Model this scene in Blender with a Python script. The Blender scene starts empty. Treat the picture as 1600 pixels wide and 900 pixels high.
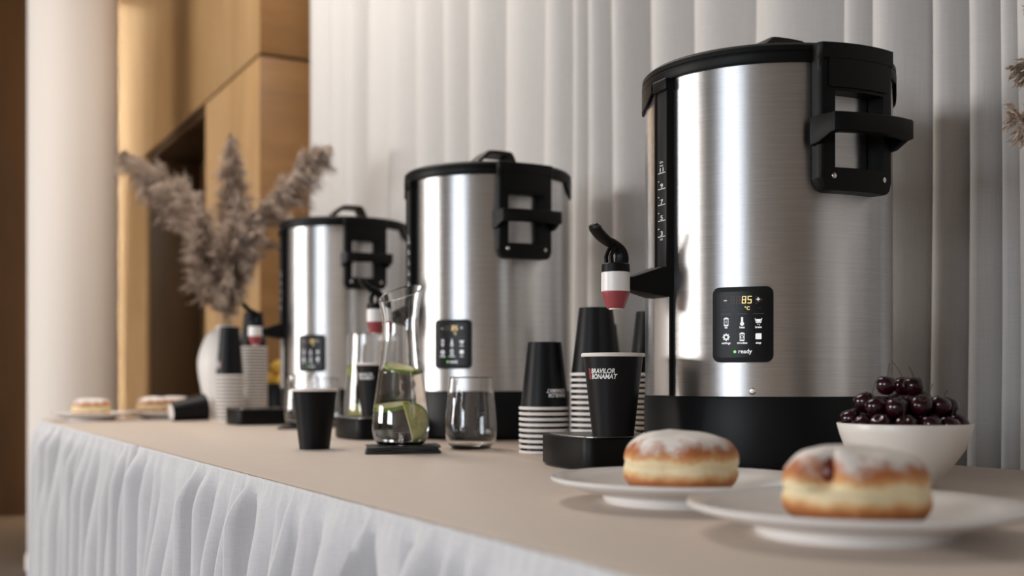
import bpy, bmesh, math, random
from mathutils import Vector, Matrix
random.seed(7)
PI = math.pi
sin, cos = math.sin, math.cos
C = bpy.context.scene.collection
scene = bpy.context.scene

# ------------------------------------------------------------------ camera
F = 1778.0            # focal length in pixels of the 1600 x 900 frame (40 mm)
HZ = 595.0            # row of the horizon
TZ = 0.75             # table top
CZ = TZ + 0.1157      # camera height
TH = math.radians(61.4)
cam_d = bpy.data.cameras.new('camera'); cam = bpy.data.objects.new('camera', cam_d); C.objects.link(cam)
cam.location = (0, 0, CZ); cam.rotation_euler = (PI / 2, 0, TH)
cam_d.sensor_width = 36; cam_d.lens = 40; cam_d.shift_y = (HZ - 450) / 1600
cam_d.clip_start = 0.05
cam_d.dof.use_dof = True; cam_d.dof.focus_distance = 1.46; cam_d.dof.aperture_fstop = 3.2
cam_d.dof.aperture_blades = 0
scene.camera = cam

def room(lat, dep):                       # camera right / forward distance -> room x, y
    return (cos(TH) * lat - sin(TH) * dep, sin(TH) * lat + cos(TH) * dep)
def at(px, d):                            # point in pixel column px at depth d
    return room((px - 800) / F * d, d)
def u_on(px, v):                          # room x where pixel column px meets the plane y = v
    t = (px - 800) / F
    d = v / (sin(TH) * t + cos(TH))
    return at(px, d)[0]

# ------------------------------------------------------------------ light
w = bpy.data.worlds.new('world'); scene.world = w; w.use_nodes = True
w.node_tree.nodes['Background'].inputs[0].default_value = (.62, .72, .85, 1)
w.node_tree.nodes['Background'].inputs[1].default_value = 1.2
scene.view_settings.view_transform = 'Standard'; scene.view_settings.look = 'None'
scene.view_settings.gamma = 1; scene.view_settings.use_curve_mapping = False
scene.view_settings.exposure = 0.0

def area(name, loc, aim, sx, sy, power, col):
    l = bpy.data.lights.new(name, 'AREA'); l.shape = 'RECTANGLE'; l.size = sx; l.size_y = sy
    l.energy = power; l.color = col
    o = bpy.data.objects.new(name, l); C.objects.link(o); o.location = loc
    o.rotation_euler = (Vector(aim) - Vector(loc)).to_track_quat('-Z', 'Y').to_euler()
    return o
WY = -8.0
WIN_A = (-7.7, -3.8, 1.0, 2.3)
WIN_B = (0.1, 3.7, 1.0, 2.3)
area('daylight_a', ((WIN_A[0] + WIN_A[1]) / 2, WY - .02, 1.65), ((WIN_A[0] + WIN_A[1]) / 2, 5, 1.65), WIN_A[1] - WIN_A[0], 1.3, 470, (1, .965, .92))
area('daylight_b', ((WIN_B[0] + WIN_B[1]) / 2, WY - .02, 1.65), ((WIN_B[0] + WIN_B[1]) / 2, 5, 1.65), WIN_B[1] - WIN_B[0], 1.3, 260, (.85, .92, 1))
area('ceiling_glow', (-3.2, .60, 3.26), (-3.2, .60, 0), 2.0, .7, 50, (1, .93, .85))

# ------------------------------------------------------------------ materials
def mat(name, col=(.8, .8, .8), rough=.5, metal=0, **kw):
    m = bpy.data.materials.new(name); m.use_nodes = True
    b = m.node_tree.nodes['Principled BSDF']
    b.inputs['Base Color'].default_value = (*col, 1); b.inputs['Roughness'].default_value = rough
    b.inputs['Metallic'].default_value = metal
    for k, v in kw.items():
        b.inputs[k.replace('_', ' ')].default_value = v
    return m
class NT:
    def __init__(s, m):
        s.t = m.node_tree; s.b = s.t.nodes['Principled BSDF']
    def n(s, typ, **kw):
        x = s.t.nodes.new(typ)
        for k, v in kw.items():
            if hasattr(x, k): setattr(x, k, v)
            else: x.inputs[k.replace('_', ' ')].default_value = v
        return x
    def l(s, a, b): s.t.links.new(a, b)
    def coord(s, scale=(1, 1, 1), kind='Object', rot=(0, 0, 0)):
        c = s.n('ShaderNodeTexCoord'); mp = s.n('ShaderNodeMapping')
        mp.inputs['Scale'].default_value = scale; mp.inputs['Rotation'].default_value = rot
        s.l(c.outputs[kind], mp.inputs['Vector']); return mp.outputs[0]
    def noise(s, vec, scale=5, detail=3, rough=.5, dist=0):
        x = s.n('ShaderNodeTexNoise'); x.inputs['Scale'].default_value = scale; x.inputs['Detail'].default_value = detail
        x.inputs['Roughness'].default_value = rough; x.inputs['Distortion'].default_value = dist
        s.l(vec, x.inputs['Vector']); return x.outputs['Fac']
    def ramp(s, fac, stops):
        r = s.n('ShaderNodeValToRGB'); e = r.color_ramp.elements
        while len(e) < len(stops): e.new(.5)
        for i, (p, c) in enumerate(stops):
            e[i].position = p; e[i].color = (*c, 1) if len(c) == 3 else c
        s.l(fac, r.inputs[0]); return r.outputs[0]
    def bump(s, h, strength=.2, dist=.001):
        x = s.n('ShaderNodeBump'); x.inputs['Strength'].default_value = strength; x.inputs['Distance'].default_value = dist
        s.l(h, x.inputs['Height']); s.l(x.outputs[0], s.b.inputs['Normal'])
    def math(s, op, a, b=None, c=None):
        x = s.n('ShaderNodeMath'); x.operation = op
        for i, q in enumerate((a, b, c)):
            if q is None: continue
            if isinstance(q, (int, float)): x.inputs[i].default_value = q
            else: s.l(q, x.inputs[i])
        return x.outputs[0]
    def mix(s, fac, a, b):
        x = s.n('ShaderNodeMix'); x.data_type = 'RGBA'
        for i, q in ((0, fac), (6, a), (7, b)):
            if isinstance(q, (int, float)): x.inputs[i].default_value = q
            elif isinstance(q, tuple): x.inputs[i].default_value = (*q, 1)
            else: s.l(q, x.inputs[i])
        return x.outputs[2]
    def color(s, sock): s.l(sock, s.b.inputs['Base Color'])

def wood(name, a, b, scale, rough=.45):
    m = mat(name, a, rough); t = NT(m)
    f = t.noise(t.coord(scale), 1, 6, .6, .6)
    g = t.noise(t.coord(tuple(5 * q for q in scale)), 1, 4, .6)
    t.color(t.ramp(t.math('ADD', t.math('MULTIPLY', f, .75), t.math('MULTIPLY', g, .25)), [(.32, b), (.68, a)]))
    t.bump(g, .1, .001); return m
M = {}
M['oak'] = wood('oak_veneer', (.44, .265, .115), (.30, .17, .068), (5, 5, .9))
M['oak_side_shaded'] = wood('oak_veneer_across_shaded', (.25, .120, .034), (.15, .068, .017), (3, 1.2, 7))  # grain runs across; colour darkened as shade on faces turned from the windows
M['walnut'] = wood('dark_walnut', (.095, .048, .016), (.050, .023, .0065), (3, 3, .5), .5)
M['joint'] = mat('dark_joint', (.08, .045, .02), .7)
m = M['plaster'] = mat('plaster', (.86, .79, .73), .85); t = NT(m); t.bump(t.noise(t.coord(), 40, 4), .08, .004)
m = M['wallpaint'] = mat('warm_wall_paint', (.16, .125, .10), .9); t = NT(m); t.bump(t.noise(t.coord(), 60, 3), .05, .003)
m = M['palewall'] = mat('pale_warm_wall_paint', (.50, .43, .37), .9); t = NT(m); t.bump(t.noise(t.coord(), 60, 3), .05, .003)
m = M['ceilingpaint'] = mat('ceiling_paint', (.25, .22, .19), .9); t = NT(m); t.bump(t.noise(t.coord(), 60, 3), .05, .003)
m = M['carpet'] = mat('brown_carpet', (.10, .08, .065), .95); t = NT(m)
t.color(t.ramp(t.noise(t.coord(), 90, 4), [(.3, (.07, .055, .045)), (.7, (.14, .11, .09))])); t.bump(t.noise(t.coord(), 400, 2), .4, .004)

def weave(name, col, sx, sy, amt=.16, bump=.15, rough=.9, sheen=.0, trans=0):
    m = mat(name, col, rough); t = NT(m)
    a = t.noise(t.coord(sx), 1, 3, .6); b = t.noise(t.coord(sy), 1, 3, .6)
    s = t.math('ADD', t.math('MULTIPLY', a, .5), t.math('MULTIPLY', b, .5))
    lo = tuple(q * (1 - amt) for q in col); hi = tuple(min(1, q * (1 + amt)) for q in col)
    t.color(t.ramp(s, [(.35, lo), (.65, hi)])); t.bump(s, bump, .0015)
    if sheen: t.b.inputs['Sheen Weight'].default_value = sheen
    return m
M['linen'] = weave('beige_linen', (.57, .46, .375), (12, 700, 200), (700, 12, 200), .09, .12, .50, .14)
M['skirt'] = weave('white_sheer_cloth', (.70, .69, .705), (900, 900, 30), (60, 60, 900), .07, .1)
M['curtain'] = weave('pale_grey_curtain', (.53, .51, .495), (40, 40, 900), (700, 700, 12), .07, .12)
M['napkin'] = weave('charcoal_napkin', (.060, .058, .057), (900, 30, 900), (30, 900, 900), .3, .3)

M['steelflat'] = mat('brushed_cover_steel', (.50, .47, .45), .5, 1)
m = M['steel'] = mat('brushed_steel', (.60, .575, .56), .30, 1); t = NT(m)
br = t.noise(t.coord((34, 34, 2600)), 1, 4, .65)
br2 = t.noise(t.coord((9, 9, 900)), 1, 3, .5)
s = t.math('ADD', t.math('MULTIPLY', br, .6), t.math('MULTIPLY', br2, .4))
t.color(t.ramp(s, [(.32, (.61, .605, .61)), (.68, (.84, .84, .845))]))
t.l(t.ramp(s, [(.3, (.33,) * 3), (.7, (.41,) * 3)]), t.b.inputs['Roughness'])
t.b.inputs['Anisotropic'].default_value = .93; t.b.inputs['Anisotropic Rotation'].default_value = .25
tg = t.n('ShaderNodeTangent'); tg.direction_type = 'RADIAL'; tg.axis = 'Z'; t.l(tg.outputs[0], t.b.inputs['Tangent'])
t.bump(br, .12, .0004)

def plastic(name, col, rough, b=.05):
    m = mat(name, col, rough); t = NT(m); t.bump(t.noise(t.coord(), 900, 2), b, .0003)
    if max(col) < .02: t.b.inputs['Specular IOR Level'].default_value = .17
    return m
M['black'] = plastic('black_plastic', (.0040, .0040, .0042), .46)
M['blacksatin'] = plastic('satin_black_base', (.006, .0063, .0075), .42)
M['gloss'] = mat('gloss_black', (.006, .006, .007), .30, 0, Specular_IOR_Level=.15)
M['glassgrey'] = mat('grey_sight_glass', (.024, .027, .032), .25)
M['screw'] = mat('screw_steel', (.75, .72, .68), .25, 1)
M['bronze'] = plastic('brown_black_plastic', (.018, .014, .011), .35)
M['tapwhite'] = plastic('white_tap_plastic', (.93, .91, .89), .35)
M['maroon'] = plastic('maroon_plastic', (.33, .055, .065), .42)
M['cup'] = plastic('black_paper', (.0065, .0065, .008), .40, .1)
M['paper'] = plastic('white_paper', (.82, .77, .73), .6)
M['logo'] = mat('logo_white', (.85, .85, .85), .5)
M['logored'] = mat('logo_red', (.42, .035, .05), .5)
M['ceramic'] = mat('white_ceramic', (.84, .81, .79), .18)
M['bowl'] = mat('white_bowl_glaze', (.78, .74, .69), .35)
M['glass'] = mat('clear_glass', (1, 1, 1), 0, 0, Transmission_Weight=1.0, IOR=1.47)
M['water'] = mat('water', (1, 1, 1), 0, 0, Transmission_Weight=1.0, IOR=1.33)
M['grille'] = mat('drip_grille', (.55, .52, .49), .35, 1)
def emit(name, col, s):
    return mat(name, (.02, .02, .02), .5, 0, Emission_Color=(*col, 1), Emission_Strength=s)
M['led_white'] = emit('panel_white', (1, 1, 1), .85)
M['led_amber'] = emit('panel_amber', (1, .74, .30), 1.25)
M['led_dim'] = emit('panel_unlit_amber', (.22, .09, .02), .18)
M['led_green'] = emit('panel_green', (.25, .95, .2), 1.0)
M['led_grey'] = emit('panel_grey_line', (.3, .3, .3), .25)

m = M['dough'] = mat('fried_dough', (.7, .4, .15), .6); t = NT(m)
c = t.n('ShaderNodeTexCoord'); sp = t.n('ShaderNodeSeparateXYZ'); t.l(c.outputs['Object'], sp.inputs[0])
z = t.math('MULTIPLY', sp.outputs['Z'], 17.0)                     # 0..1 over the height
zz = t.math('ADD', z, t.math('MULTIPLY', t.math('SUBTRACT', t.noise(t.coord(), 38, 4, .6), .5), .26))
body = t.ramp(zz, [(.0, (.30, .085, .022)), (.26, (.50, .18, .055)), (.35, (.74, .48, .22)), (.41, (.84, .71, .46)), (.54, (.84, .70, .43)), (.60, (.66, .34, .13)), (.70, (.46, .15, .045)), (1, (.42, .14, .05))])
sug = t.math('ADD', t.math('MULTIPLY', sp.outputs['Z'], 17.0), t.math('MULTIPLY', t.math('SUBTRACT', t.noise(t.coord(), 45, 5, .65), .5), .75))
msk = t.ramp(sug, [(.70, (0, 0, 0)), (.88, (1, 1, 1))])
fleck = t.ramp(t.noise(t.coord(), 130, 2), [(.70, (0, 0, 0)), (.74, (1, 1, 1))])
t.color(t.mix(t.math('MULTIPLY', t.math('MAXIMUM', msk, t.math('MULTIPLY', fleck, .7)), .92), body, (.86, .83, .79)))
t.bump(t.noise(t.coord(), 120, 5), .35, .002)
t.b.inputs['Subsurface Weight'].default_value = .08; t.b.inputs['Subsurface Radius'].default_value = (.01, .005, .002)
M['jam'] = mat('dark_jam', (.10, .012, .006), .3)
m = M['cherry'] = mat('dark_cherry', (.045, .004, .010), .12); t = NT(m)
t.color(t.ramp(t.noise(t.coord(), 60, 3), [(.35, (.010, .0015, .004)), (.7, (.034, .003, .009))]))
M['stem'] = mat('cherry_stem', (.05, .035, .016), .6)
M['limepeel'] = mat('lime_peel', (.34, .50, .07), .4)
m = M['limeflesh'] = mat('lime_flesh', (.8, .78, .3), .35); t = NT(m)
gr = t.n('ShaderNodeTexCoord'); s3 = t.n('ShaderNodeSeparateXYZ'); t.l(gr.outputs['Object'], s3.inputs[0])
an = t.math('ARCTAN2', s3.outputs['Y'], s3.outputs['X'])
seg = t.math('ABSOLUTE', t.math('SINE', t.math('MULTIPLY', an, 4.5)))
t.color(t.ramp(seg, [(.10, (.90, .88, .62)), (.26, (.80, .76, .26))])); t.bump(t.noise(t.coord(), 300, 3), .3, .001)
m = M['lemon'] = mat('lemon_peel', (.80, .48, .06), .42); t = NT(m); t.bump(t.noise(t.coord(), 160, 2), .35, .0015)
m = M['pampas'] = mat('pampas_plume', (.42, .33, .27), .9); t = NT(m)
t.color(t.ramp(t.noise(t.coord(), 26, 3), [(.3, (.36, .275, .215)), (.7, (.66, .54, .45))]))
M['straw'] = mat('straw_stem', (.38, .28, .18), .8)
m = M['vase'] = mat('white_vase_glaze', (.80, .77, .74), .5); t = NT(m); t.bump(t.noise(t.coord(), 30, 3), .08, .002)
M['lamp'] = mat('lamp_diffuser', (.8, .8, .8), .6, 0, Emission_Color=(1, .9, .78, 1), Emission_Strength=1.0)
M['ledstrip'] = mat('warm_led', (.8, .7, .5), .6, 0, Emission_Color=(1, .72, .42, 1), Emission_Strength=60.0)
M['frame'] = mat('window_frame_paint', (.12, .10, .09), .5)
M['pane'] = mat('window_pane', (1, 1, 1), 0, 0, Transmission_Weight=1.0, IOR=1.0)

# ------------------------------------------------------------------ mesh helpers
def mk(name, vf, material, parent=None, smooth=35, loc=None, rot=None):
    me = bpy.data.meshes.new(name)
    if isinstance(vf, bmesh.types.BMesh):
        vf.to_mesh(me); vf.free()
    else:
        me.from_pydata([tuple(v) for v in vf[0]], [], vf[1])
        if len(vf) > 2: me.polygons.foreach_set('material_index', vf[2])
    for q in (material if isinstance(material, (list, tuple)) else [material]):
        me.materials.append(M[q])
    bm = bmesh.new(); bm.from_mesh(me)
    bmesh.ops.recalc_face_normals(bm, faces=bm.faces) if smooth != -1 else None
    bm.to_mesh(me); bm.free()
    if smooth > 0:
        me.polygons.foreach_set('use_smooth', [True] * len(me.polygons))
        me.set_sharp_from_angle(angle=math.radians(smooth))
    o = bpy.data.objects.new(name, me); C.objects.link(o)
    if parent: o.parent = parent
    if loc is not None: o.location = loc
    if rot is not None: o.rotation_euler = rot
    return o
def tag(o, label=None, cat=None, group=None, kind=None):
    if label: o['label'] = label
    if cat: o['category'] = cat
    if group: o['group'] = group
    if kind: o['kind'] = kind
    return o
def thing(name, label, cat, loc=(0, 0, 0), rz=0, group=None):
    o = bpy.data.objects.new(name, None); C.objects.link(o); o.empty_display_size = .05
    o.location = loc; o.rotation_euler = (0, 0, rz); return tag(o, label, cat, group)
def struct(name, vf, material, parent=None, smooth=35):
    o = mk(name, vf, material, parent, smooth)
    if not parent: o['kind'] = 'structure'
    return o
def copy_tree(o, parent=None):
    c = o.copy(); C.objects.link(c)
    if parent: c.parent = parent
    for ch in list(o.children): copy_tree(ch, c)
    return c
def merge(*parts):
    V, Fc = [], []
    for v, f in parts:
        k = len(V); V += list(v); Fc += [tuple(i + k for i in q) for q in f]
    return V, Fc
def box(x0, x1, y0, y1, z0, z1):
    v = [(x, y, z) for x in (x0, x1) for y in (y0, y1) for z in (z0, z1)]
    return v, [(0, 1, 3, 2), (4, 6, 7, 5), (0, 4, 5, 1), (2, 3, 7, 6), (0, 2, 6, 4), (1, 5, 7, 3)]
def rbox(x0, x1, y0, y1, z0, z1, r, seg=3):
    bm = bmesh.new(); v, f = box(x0, x1, y0, y1, z0, z1)
    vs = [bm.verts.new(q) for q in v]
    for q in f: bm.faces.new([vs[i] for i in q])
    bmesh.ops.recalc_face_normals(bm, faces=bm.faces)
    bmesh.ops.bevel(bm, geom=list(bm.edges), offset=r, segments=seg, profile=.5, affect='EDGES')
    return bm
def lathe(prof, n=64, closed=False):
    V, Fc = [], []
    idx = []
    for r, z in prof:
        if r < 1e-6:
            idx.append([len(V)] * n); V.append((0, 0, z))
        else:
            idx.append(list(range(len(V), len(V) + n)))
            V += [(r * cos(2 * PI * k / n), r * sin(2 * PI * k / n), z) for k in range(n)]
    m_ = len(prof)
    for i in range(m_ if closed else m_ - 1):
        a, b = idx[i], idx[(i + 1) % m_]
        for k in range(n):
            q = [a[k], a[(k + 1) % n], b[(k + 1) % n], b[k]]
            u = []
            for j in q:
                if j not in u: u.append(j)
            if len(u) > 2: Fc.append(tuple(u))
    return V, Fc
def spline(pts, n):                        # Catmull-Rom through points of any dimension
    P_ = [pts[0]] + list(pts) + [pts[-1]]; out = []
    for i in range(1, len(P_) - 2):
        p0, p1, p2, p3 = (Vector(q) for q in P_[i - 1:i + 3])
        for k in range(n):
            s = k / n
            out.append(.5 * ((2 * p1) + (p2 - p0) * s + (2 * p0 - 5 * p1 + 4 * p2 - p3) * s * s + (3 * p1 - p0 - 3 * p2 + p3) * s ** 3))
    out.append(Vector(pts[-1])); return out
def tube(path, rad, n=8, caps=True):
    path = [Vector(p) for p in path]; V, Fc = [], []
    up = Vector((0, 0, 1)); prev = None
    for i, p in enumerate(path):
        d = (path[min(i + 1, len(path) - 1)] - path[max(i - 1, 0)]).normalized()
        if prev is None:
            a = d.orthogonal().normalized()
        else:
            a = (prev - d * prev.dot(d)).normalized()
        prev = a; b = d.cross(a); r = rad[i] if isinstance(rad, (list, tuple)) else rad
        V += [p + (a * cos(2 * PI * k / n) + b * sin(2 * PI * k / n)) * r for k in range(n)]
    for i in range(len(path) - 1):
        for k in range(n):
            Fc.append((i * n + k, i * n + (k + 1) % n, (i + 1) * n + (k + 1) % n, (i + 1) * n + k))
    if caps:
        Fc.append(tuple(range(n))[::-1]); Fc.append(tuple(range((len(path) - 1) * n, len(path) * n)))
    return V, Fc
def loft(rings, caps=True):
    n = len(rings[0]); V = [v for r in rings for v in r]; Fc = []
    for i in range(len(rings) - 1):
        for k in range(n):
            Fc.append((i * n + k, i * n + (k + 1) % n, (i + 1) * n + (k + 1) % n, (i + 1) * n + k))
    if caps:
        Fc.append(tuple(range(n))[::-1]); Fc.append(tuple(range((len(rings) - 1) * n, len(rings) * n)))
    return V, Fc
def rrect(w, h, r, n=5):                    # rounded rectangle outline centred on 0
    out = []
    for cx, cy, a0 in ((w / 2 - r, h / 2 - r, 0), (-w / 2 + r, h / 2 - r, 90), (-w / 2 + r, -h / 2 + r, 180), (w / 2 - r, -h / 2 + r, 270)):
        for k in range(n + 1):
            a = math.radians(a0 + 90 * k / n); out.append((cx + r * cos(a), cy + r * sin(a)))
    return out
def prism(poly, z0, z1, bev=0, seg=2):
    bm = bmesh.new()
    f = bm.faces.new([bm.verts.new((x, y, z0)) for x, y in poly])
    ex = bmesh.ops.extrude_face_region(bm, geom=[f])
    bmesh.ops.translate(bm, verts=[q for q in ex['geom'] if isinstance(q, bmesh.types.BMVert)], vec=(0, 0, z1 - z0))
    bmesh.ops.recalc_face_normals(bm, faces=bm.faces)
    if bev:
        es = [e for e in bm.edges if abs(e.verts[0].co.z - e.verts[1].co.z) < 1e-7]
        bmesh.ops.bevel(bm, geom=es, offset=bev, segments=seg, profile=.5, affect='EDGES')
    return bm
def plate_grid(w, h, r, n0, n1, nx=16):     # rounded plate of columns, so that it can be bent; (x, y, n)
    xs = sorted(set([-w / 2 + r * (1 - cos(PI / 2 * k / 5)) for k in range(6)] + [w / 2 - r * (1 - cos(PI / 2 * k / 5)) for k in range(6)] + [-w / 2 + r + (w - 2 * r) * k / nx for k in range(nx + 1)]))
    V, Fc = [], []
    for x in xs:
        e = max(0, abs(x) - (w / 2 - r)); y = h / 2 - r + math.sqrt(max(0, r * r - e * e))
        V += [(x, -y, n0), (x, y, n0), (x, y, n1), (x, -y, n1)]
    for i in range(len(xs) - 1):
        a, b = 4 * i, 4 * i + 4
        for k in range(4): Fc.append((a + k, a + (k + 1) % 4, b + (k + 1) % 4, b + k))
    e = 4 * (len(xs) - 1); Fc += [(0, 1, 2, 3), (e + 3, e + 2, e + 1, e)]
    return V, Fc
def wrap(vf, R, a0, z0):                    # (arc, height, outward) -> cylinder; azimuth 0 is -Y, grows towards +X
    return [((R + n) * sin(a0 + x / R), -(R + n) * cos(a0 + x / R), z0 + y) for x, y, n in vf[0]], vf[1]
_tc = {}
def text(body, size, shear=0, bold=0, align='LEFT'):
    cu = bpy.data.curves.new('t', 'FONT'); cu.body = body; cu.size = size; cu.shear = shear; cu.offset = bold
    cu.align_x = align; cu.resolution_u = 3
    o = bpy.data.objects.new('t', cu); C.objects.link(o)
    dg = bpy.context.evaluated_depsgraph_get()
    me = bpy.data.meshes.new_from_object(o.evaluated_get(dg))
    V = [tuple(v.co) for v in me.vertices]; Fc = [tuple(p.vertices) for p in me.polygons]
    bpy.data.objects.remove(o); bpy.data.curves.remove(cu); bpy.data.meshes.remove(me)
    return V, Fc
def shift(vf, dx=0, dy=0, dz=0, s=1):
    return [(x * s + dx, y * s + dy, z * s + dz) for x, y, z in vf[0]], vf[1]
def quad(x0, x1, y0, y1, n=0):
    return [(x0, y0, n), (x1, y0, n), (x1, y1, n), (x0, y1, n)], [(0, 1, 2, 3)]
def ngon(pts, n=0): return [(x, y, n) for x, y in pts], [tuple(range(len(pts)))]
def ring2(po, pi_, n=0):
    k = len(po); return [(x, y, n) for x, y in po] + [(x, y, n) for x, y in pi_], [(i, (i + 1) % k, k + (i + 1) % k, k + i) for i in range(k)]

# ------------------------------------------------------------------ room shell
XW, XE, YB, CH = -7.9, 4.5, 1.62, 3.35
struct('floor', box(XW - .2, XE + .2, WY - .2, YB + .2, -.1, 0), 'carpet')
struct('ceiling', box(XW - .2, XE + .2, WY - .2, YB + .2, CH, CH + .1), 'ceilingpaint')
struct('wall_back', box(XW - .2, XE + .2, YB, YB + .2, 0, CH), 'wallpaint')
struct('wall_right', box(XE, XE + .2, WY - .2, YB, 0, CH), 'palewall')
struct('wall_left', box(XW - .2, XW, WY - .2, YB, 0, CH), 'walnut')
def wall_front():
    z0, z1 = WIN_A[2], WIN_A[3]
    return merge(box(XW, XE, WY - .2, WY, 0, z0), box(XW, XE, WY - .2, WY, z1, CH), box(XW, WIN_A[0], WY - .2, WY, z0, z1),
                 box(WIN_A[1], WIN_B[0], WY - .2, WY, z0, z1), box(WIN_B[1], XE, WY - .2, WY, z0, z1))
struct('wall_front', wall_front(), 'wallpaint')
for i, (x0, x1, z0, z1) in enumerate((WIN_A, WIN_B)):
    t_ = .05
    wd = struct('window_%d' % (i + 1), merge(box(x0, x0 + t_, WY - .16, WY - .06, z0, z1), box(x1 - t_, x1, WY - .16, WY - .06, z0, z1),
                box(x0 + t_, x1 - t_, WY - .16, WY - .06, z0, z0 + t_), box(x0 + t_, x1 - t_, WY - .16, WY - .06, z1 - t_, z1)), 'frame')
    mk('pane', box(x0 + t_, x1 - t_, WY - .12, WY - .11, z0 + t_, z1 - t_), 'pane', wd)

# oak wall block: front face y = VW, side face x = UW, a recessed opening, panels with dark joints
VW, UW, ZJ, ND = 1.24, -4.30, 2.12, .30
NX0, NX1 = -6.51, -5.16
core = struct('wall_oak', merge(box(XW, NX0 - .02, VW + .02, YB, 0, CH), box(NX1 + .02, UW - .02, VW + .02, YB, 0, CH),
              box(NX0 - .02, NX1 + .02, VW + .02, YB, ZJ, CH), box(NX0 - .02, NX1 + .02, VW + ND + .02, YB, 0, ZJ)), 'joint')
def panel(x0, x1, y0, y1, z0, z1, mname, bev=.003):
    mk('panel', rbox(x0, x1, y0, y1, z0, z1, bev, 2), mname, core)
j = .006
xs_ = [XW, -7.38, NX0, NX1, UW]
panel(XW, UW - .002, VW, VW + .02, ZJ + j, CH, 'oak')
panel(XW, NX0, VW, VW + .02, 0, ZJ - j, 'oak')
panel(NX1, UW - .002, VW, VW + .02, 0, ZJ - j, 'oak')
panel(UW - .02, UW, VW + .001, YB, ZJ + j, CH, 'oak_side_shaded')
panel(UW - .02, UW, VW + .001, YB, 0, ZJ - j, 'oak_side_shaded')
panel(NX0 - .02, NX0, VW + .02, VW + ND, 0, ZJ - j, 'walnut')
panel(NX1, NX1 + .02, VW + .02, VW + ND, 0, ZJ - j, 'oak_side_shaded')
panel(NX0, NX1, VW + ND, VW + ND + .02, 0, ZJ - j, 'walnut')  # oak back given the walnut colour to paint in the recess's shade
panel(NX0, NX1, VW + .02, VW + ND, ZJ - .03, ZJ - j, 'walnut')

cx, cy = at(115, 5.3)
col = thing('plaster_column', 'round pale plaster column standing beyond the far end of the buffet table', 'column', (cx, cy, 0))
mk('shaft', lathe([(.199, 0), (.199, CH)], 72), 'plaster', col)
mk('base_ring', lathe([(.199, 0), (.208, 0), (.208, .06), (.204, .07), (.199, .07)], 72), 'plaster', col)

led = thing('light_strip', 'slim vertical warm light strip in the corner behind the plaster column', 'light strip', (XW + .07, VW - .03, 0))
mk('profile', box(-.03, .03, .005, .03, .1, CH - .002), 'frame', led)
mk('diffuser', rbox(-.022, .022, -.012, .0049, .12, CH - .004, .004), 'ledstrip', led)

# linear ceiling lamp above the table
lm = thing('ceiling_lamp', 'long flat lamp under the ceiling above the buffet table', 'lamp', (-3.2, .60, CH))
mk('housing', rbox(-1.05, 1.05, -.38, .38, -.06, 0, .01), 'frame', lm)
mk('diffuser', box(-1.01, 1.01, -.34, .34, -.066, -.0601), 'lamp', lm)

# ------------------------------------------------------------------ curtain
VC = 1.43
edges_l = [487, 513, 546, 567, 604, 651, 693, 728, 779, 839, 891, 916, 952, 998, 1071, 1160, 1298, 1342, 1437]
edges_r = [1437, 1488, 1541, 1575, 1660]
def curtain(bounds, label, seed):
    rnd = random.Random(seed)
    cols = []
    for a, b in zip(bounds[:-1], bounds[1:]):
        wd = b - a; A = min(.075, .030 + .34 * wd) * rnd.uniform(.75, 1.1); sk = rnd.uniform(.75, 1.35)
        n = max(8, int(wd / .009))
        for k in range(n):
            s = k / n; cols.append((a + wd * s, A * sin(PI * s ** sk) ** .85, A * .5 * sin(PI * s ** (1 / sk))))
    cols.append((bounds[-1], 0, 0))
    zs = [.015 + (3.30 - .015) * k / 14 for k in range(15)]
    V, Fc = [], []
    for i, z_ in enumerate(zs):
        f_ = z_ / 3.3
        for (x, b0, b1) in cols:
            V.append((x + .006 * sin(3.1 * z_ + 7 * x), VC + .045 - (b0 * f_ + (b0 * .55 + b1) * (1 - f_)), z_))
    n = len(cols)
    for i in range(len(zs) - 1):
        for k in range(n - 1): Fc.append((i * n + k, i * n + k + 1, (i + 1) * n + k + 1, (i + 1) * n + k))
    o = mk('curtain', (V, Fc), 'curtain', None, 70)
    md = o.modifiers.new('thickness', 'SOLIDIFY'); md.thickness = .002; md.offset = 1
    return tag(o, label, 'curtain')
bl = [u_on(p, VC) for p in edges_l]; bl[0] = UW + .012; bl[-1] -= .004
br_ = [u_on(p, VC) - .0 for p in edges_r]
x = br_[-1]; rr = random.Random(3)
while x < 2.2: x += rr.uniform(.08, .17); br_.append(x)
curtain(bl, 'wide pale grey curtain panel hanging behind the three urns', 5)
rc = curtain(br_, 'pale grey curtain panel meeting the wide one behind the largest-looking urn and cherry bowl', 9)
rc['label'] = 'pale grey curtain panel hanging behind the cherry bowl, shaded by the urn beside it'
rail = thing('curtain_rail', 'dark curtain rail fixed along the top of the pale grey curtains', 'curtain rail', (0, VC + .02, CH))
mk('rail', rbox(UW + .01, 2.2, -.02, .02, -.045, 0, .004), 'frame', rail)

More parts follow.
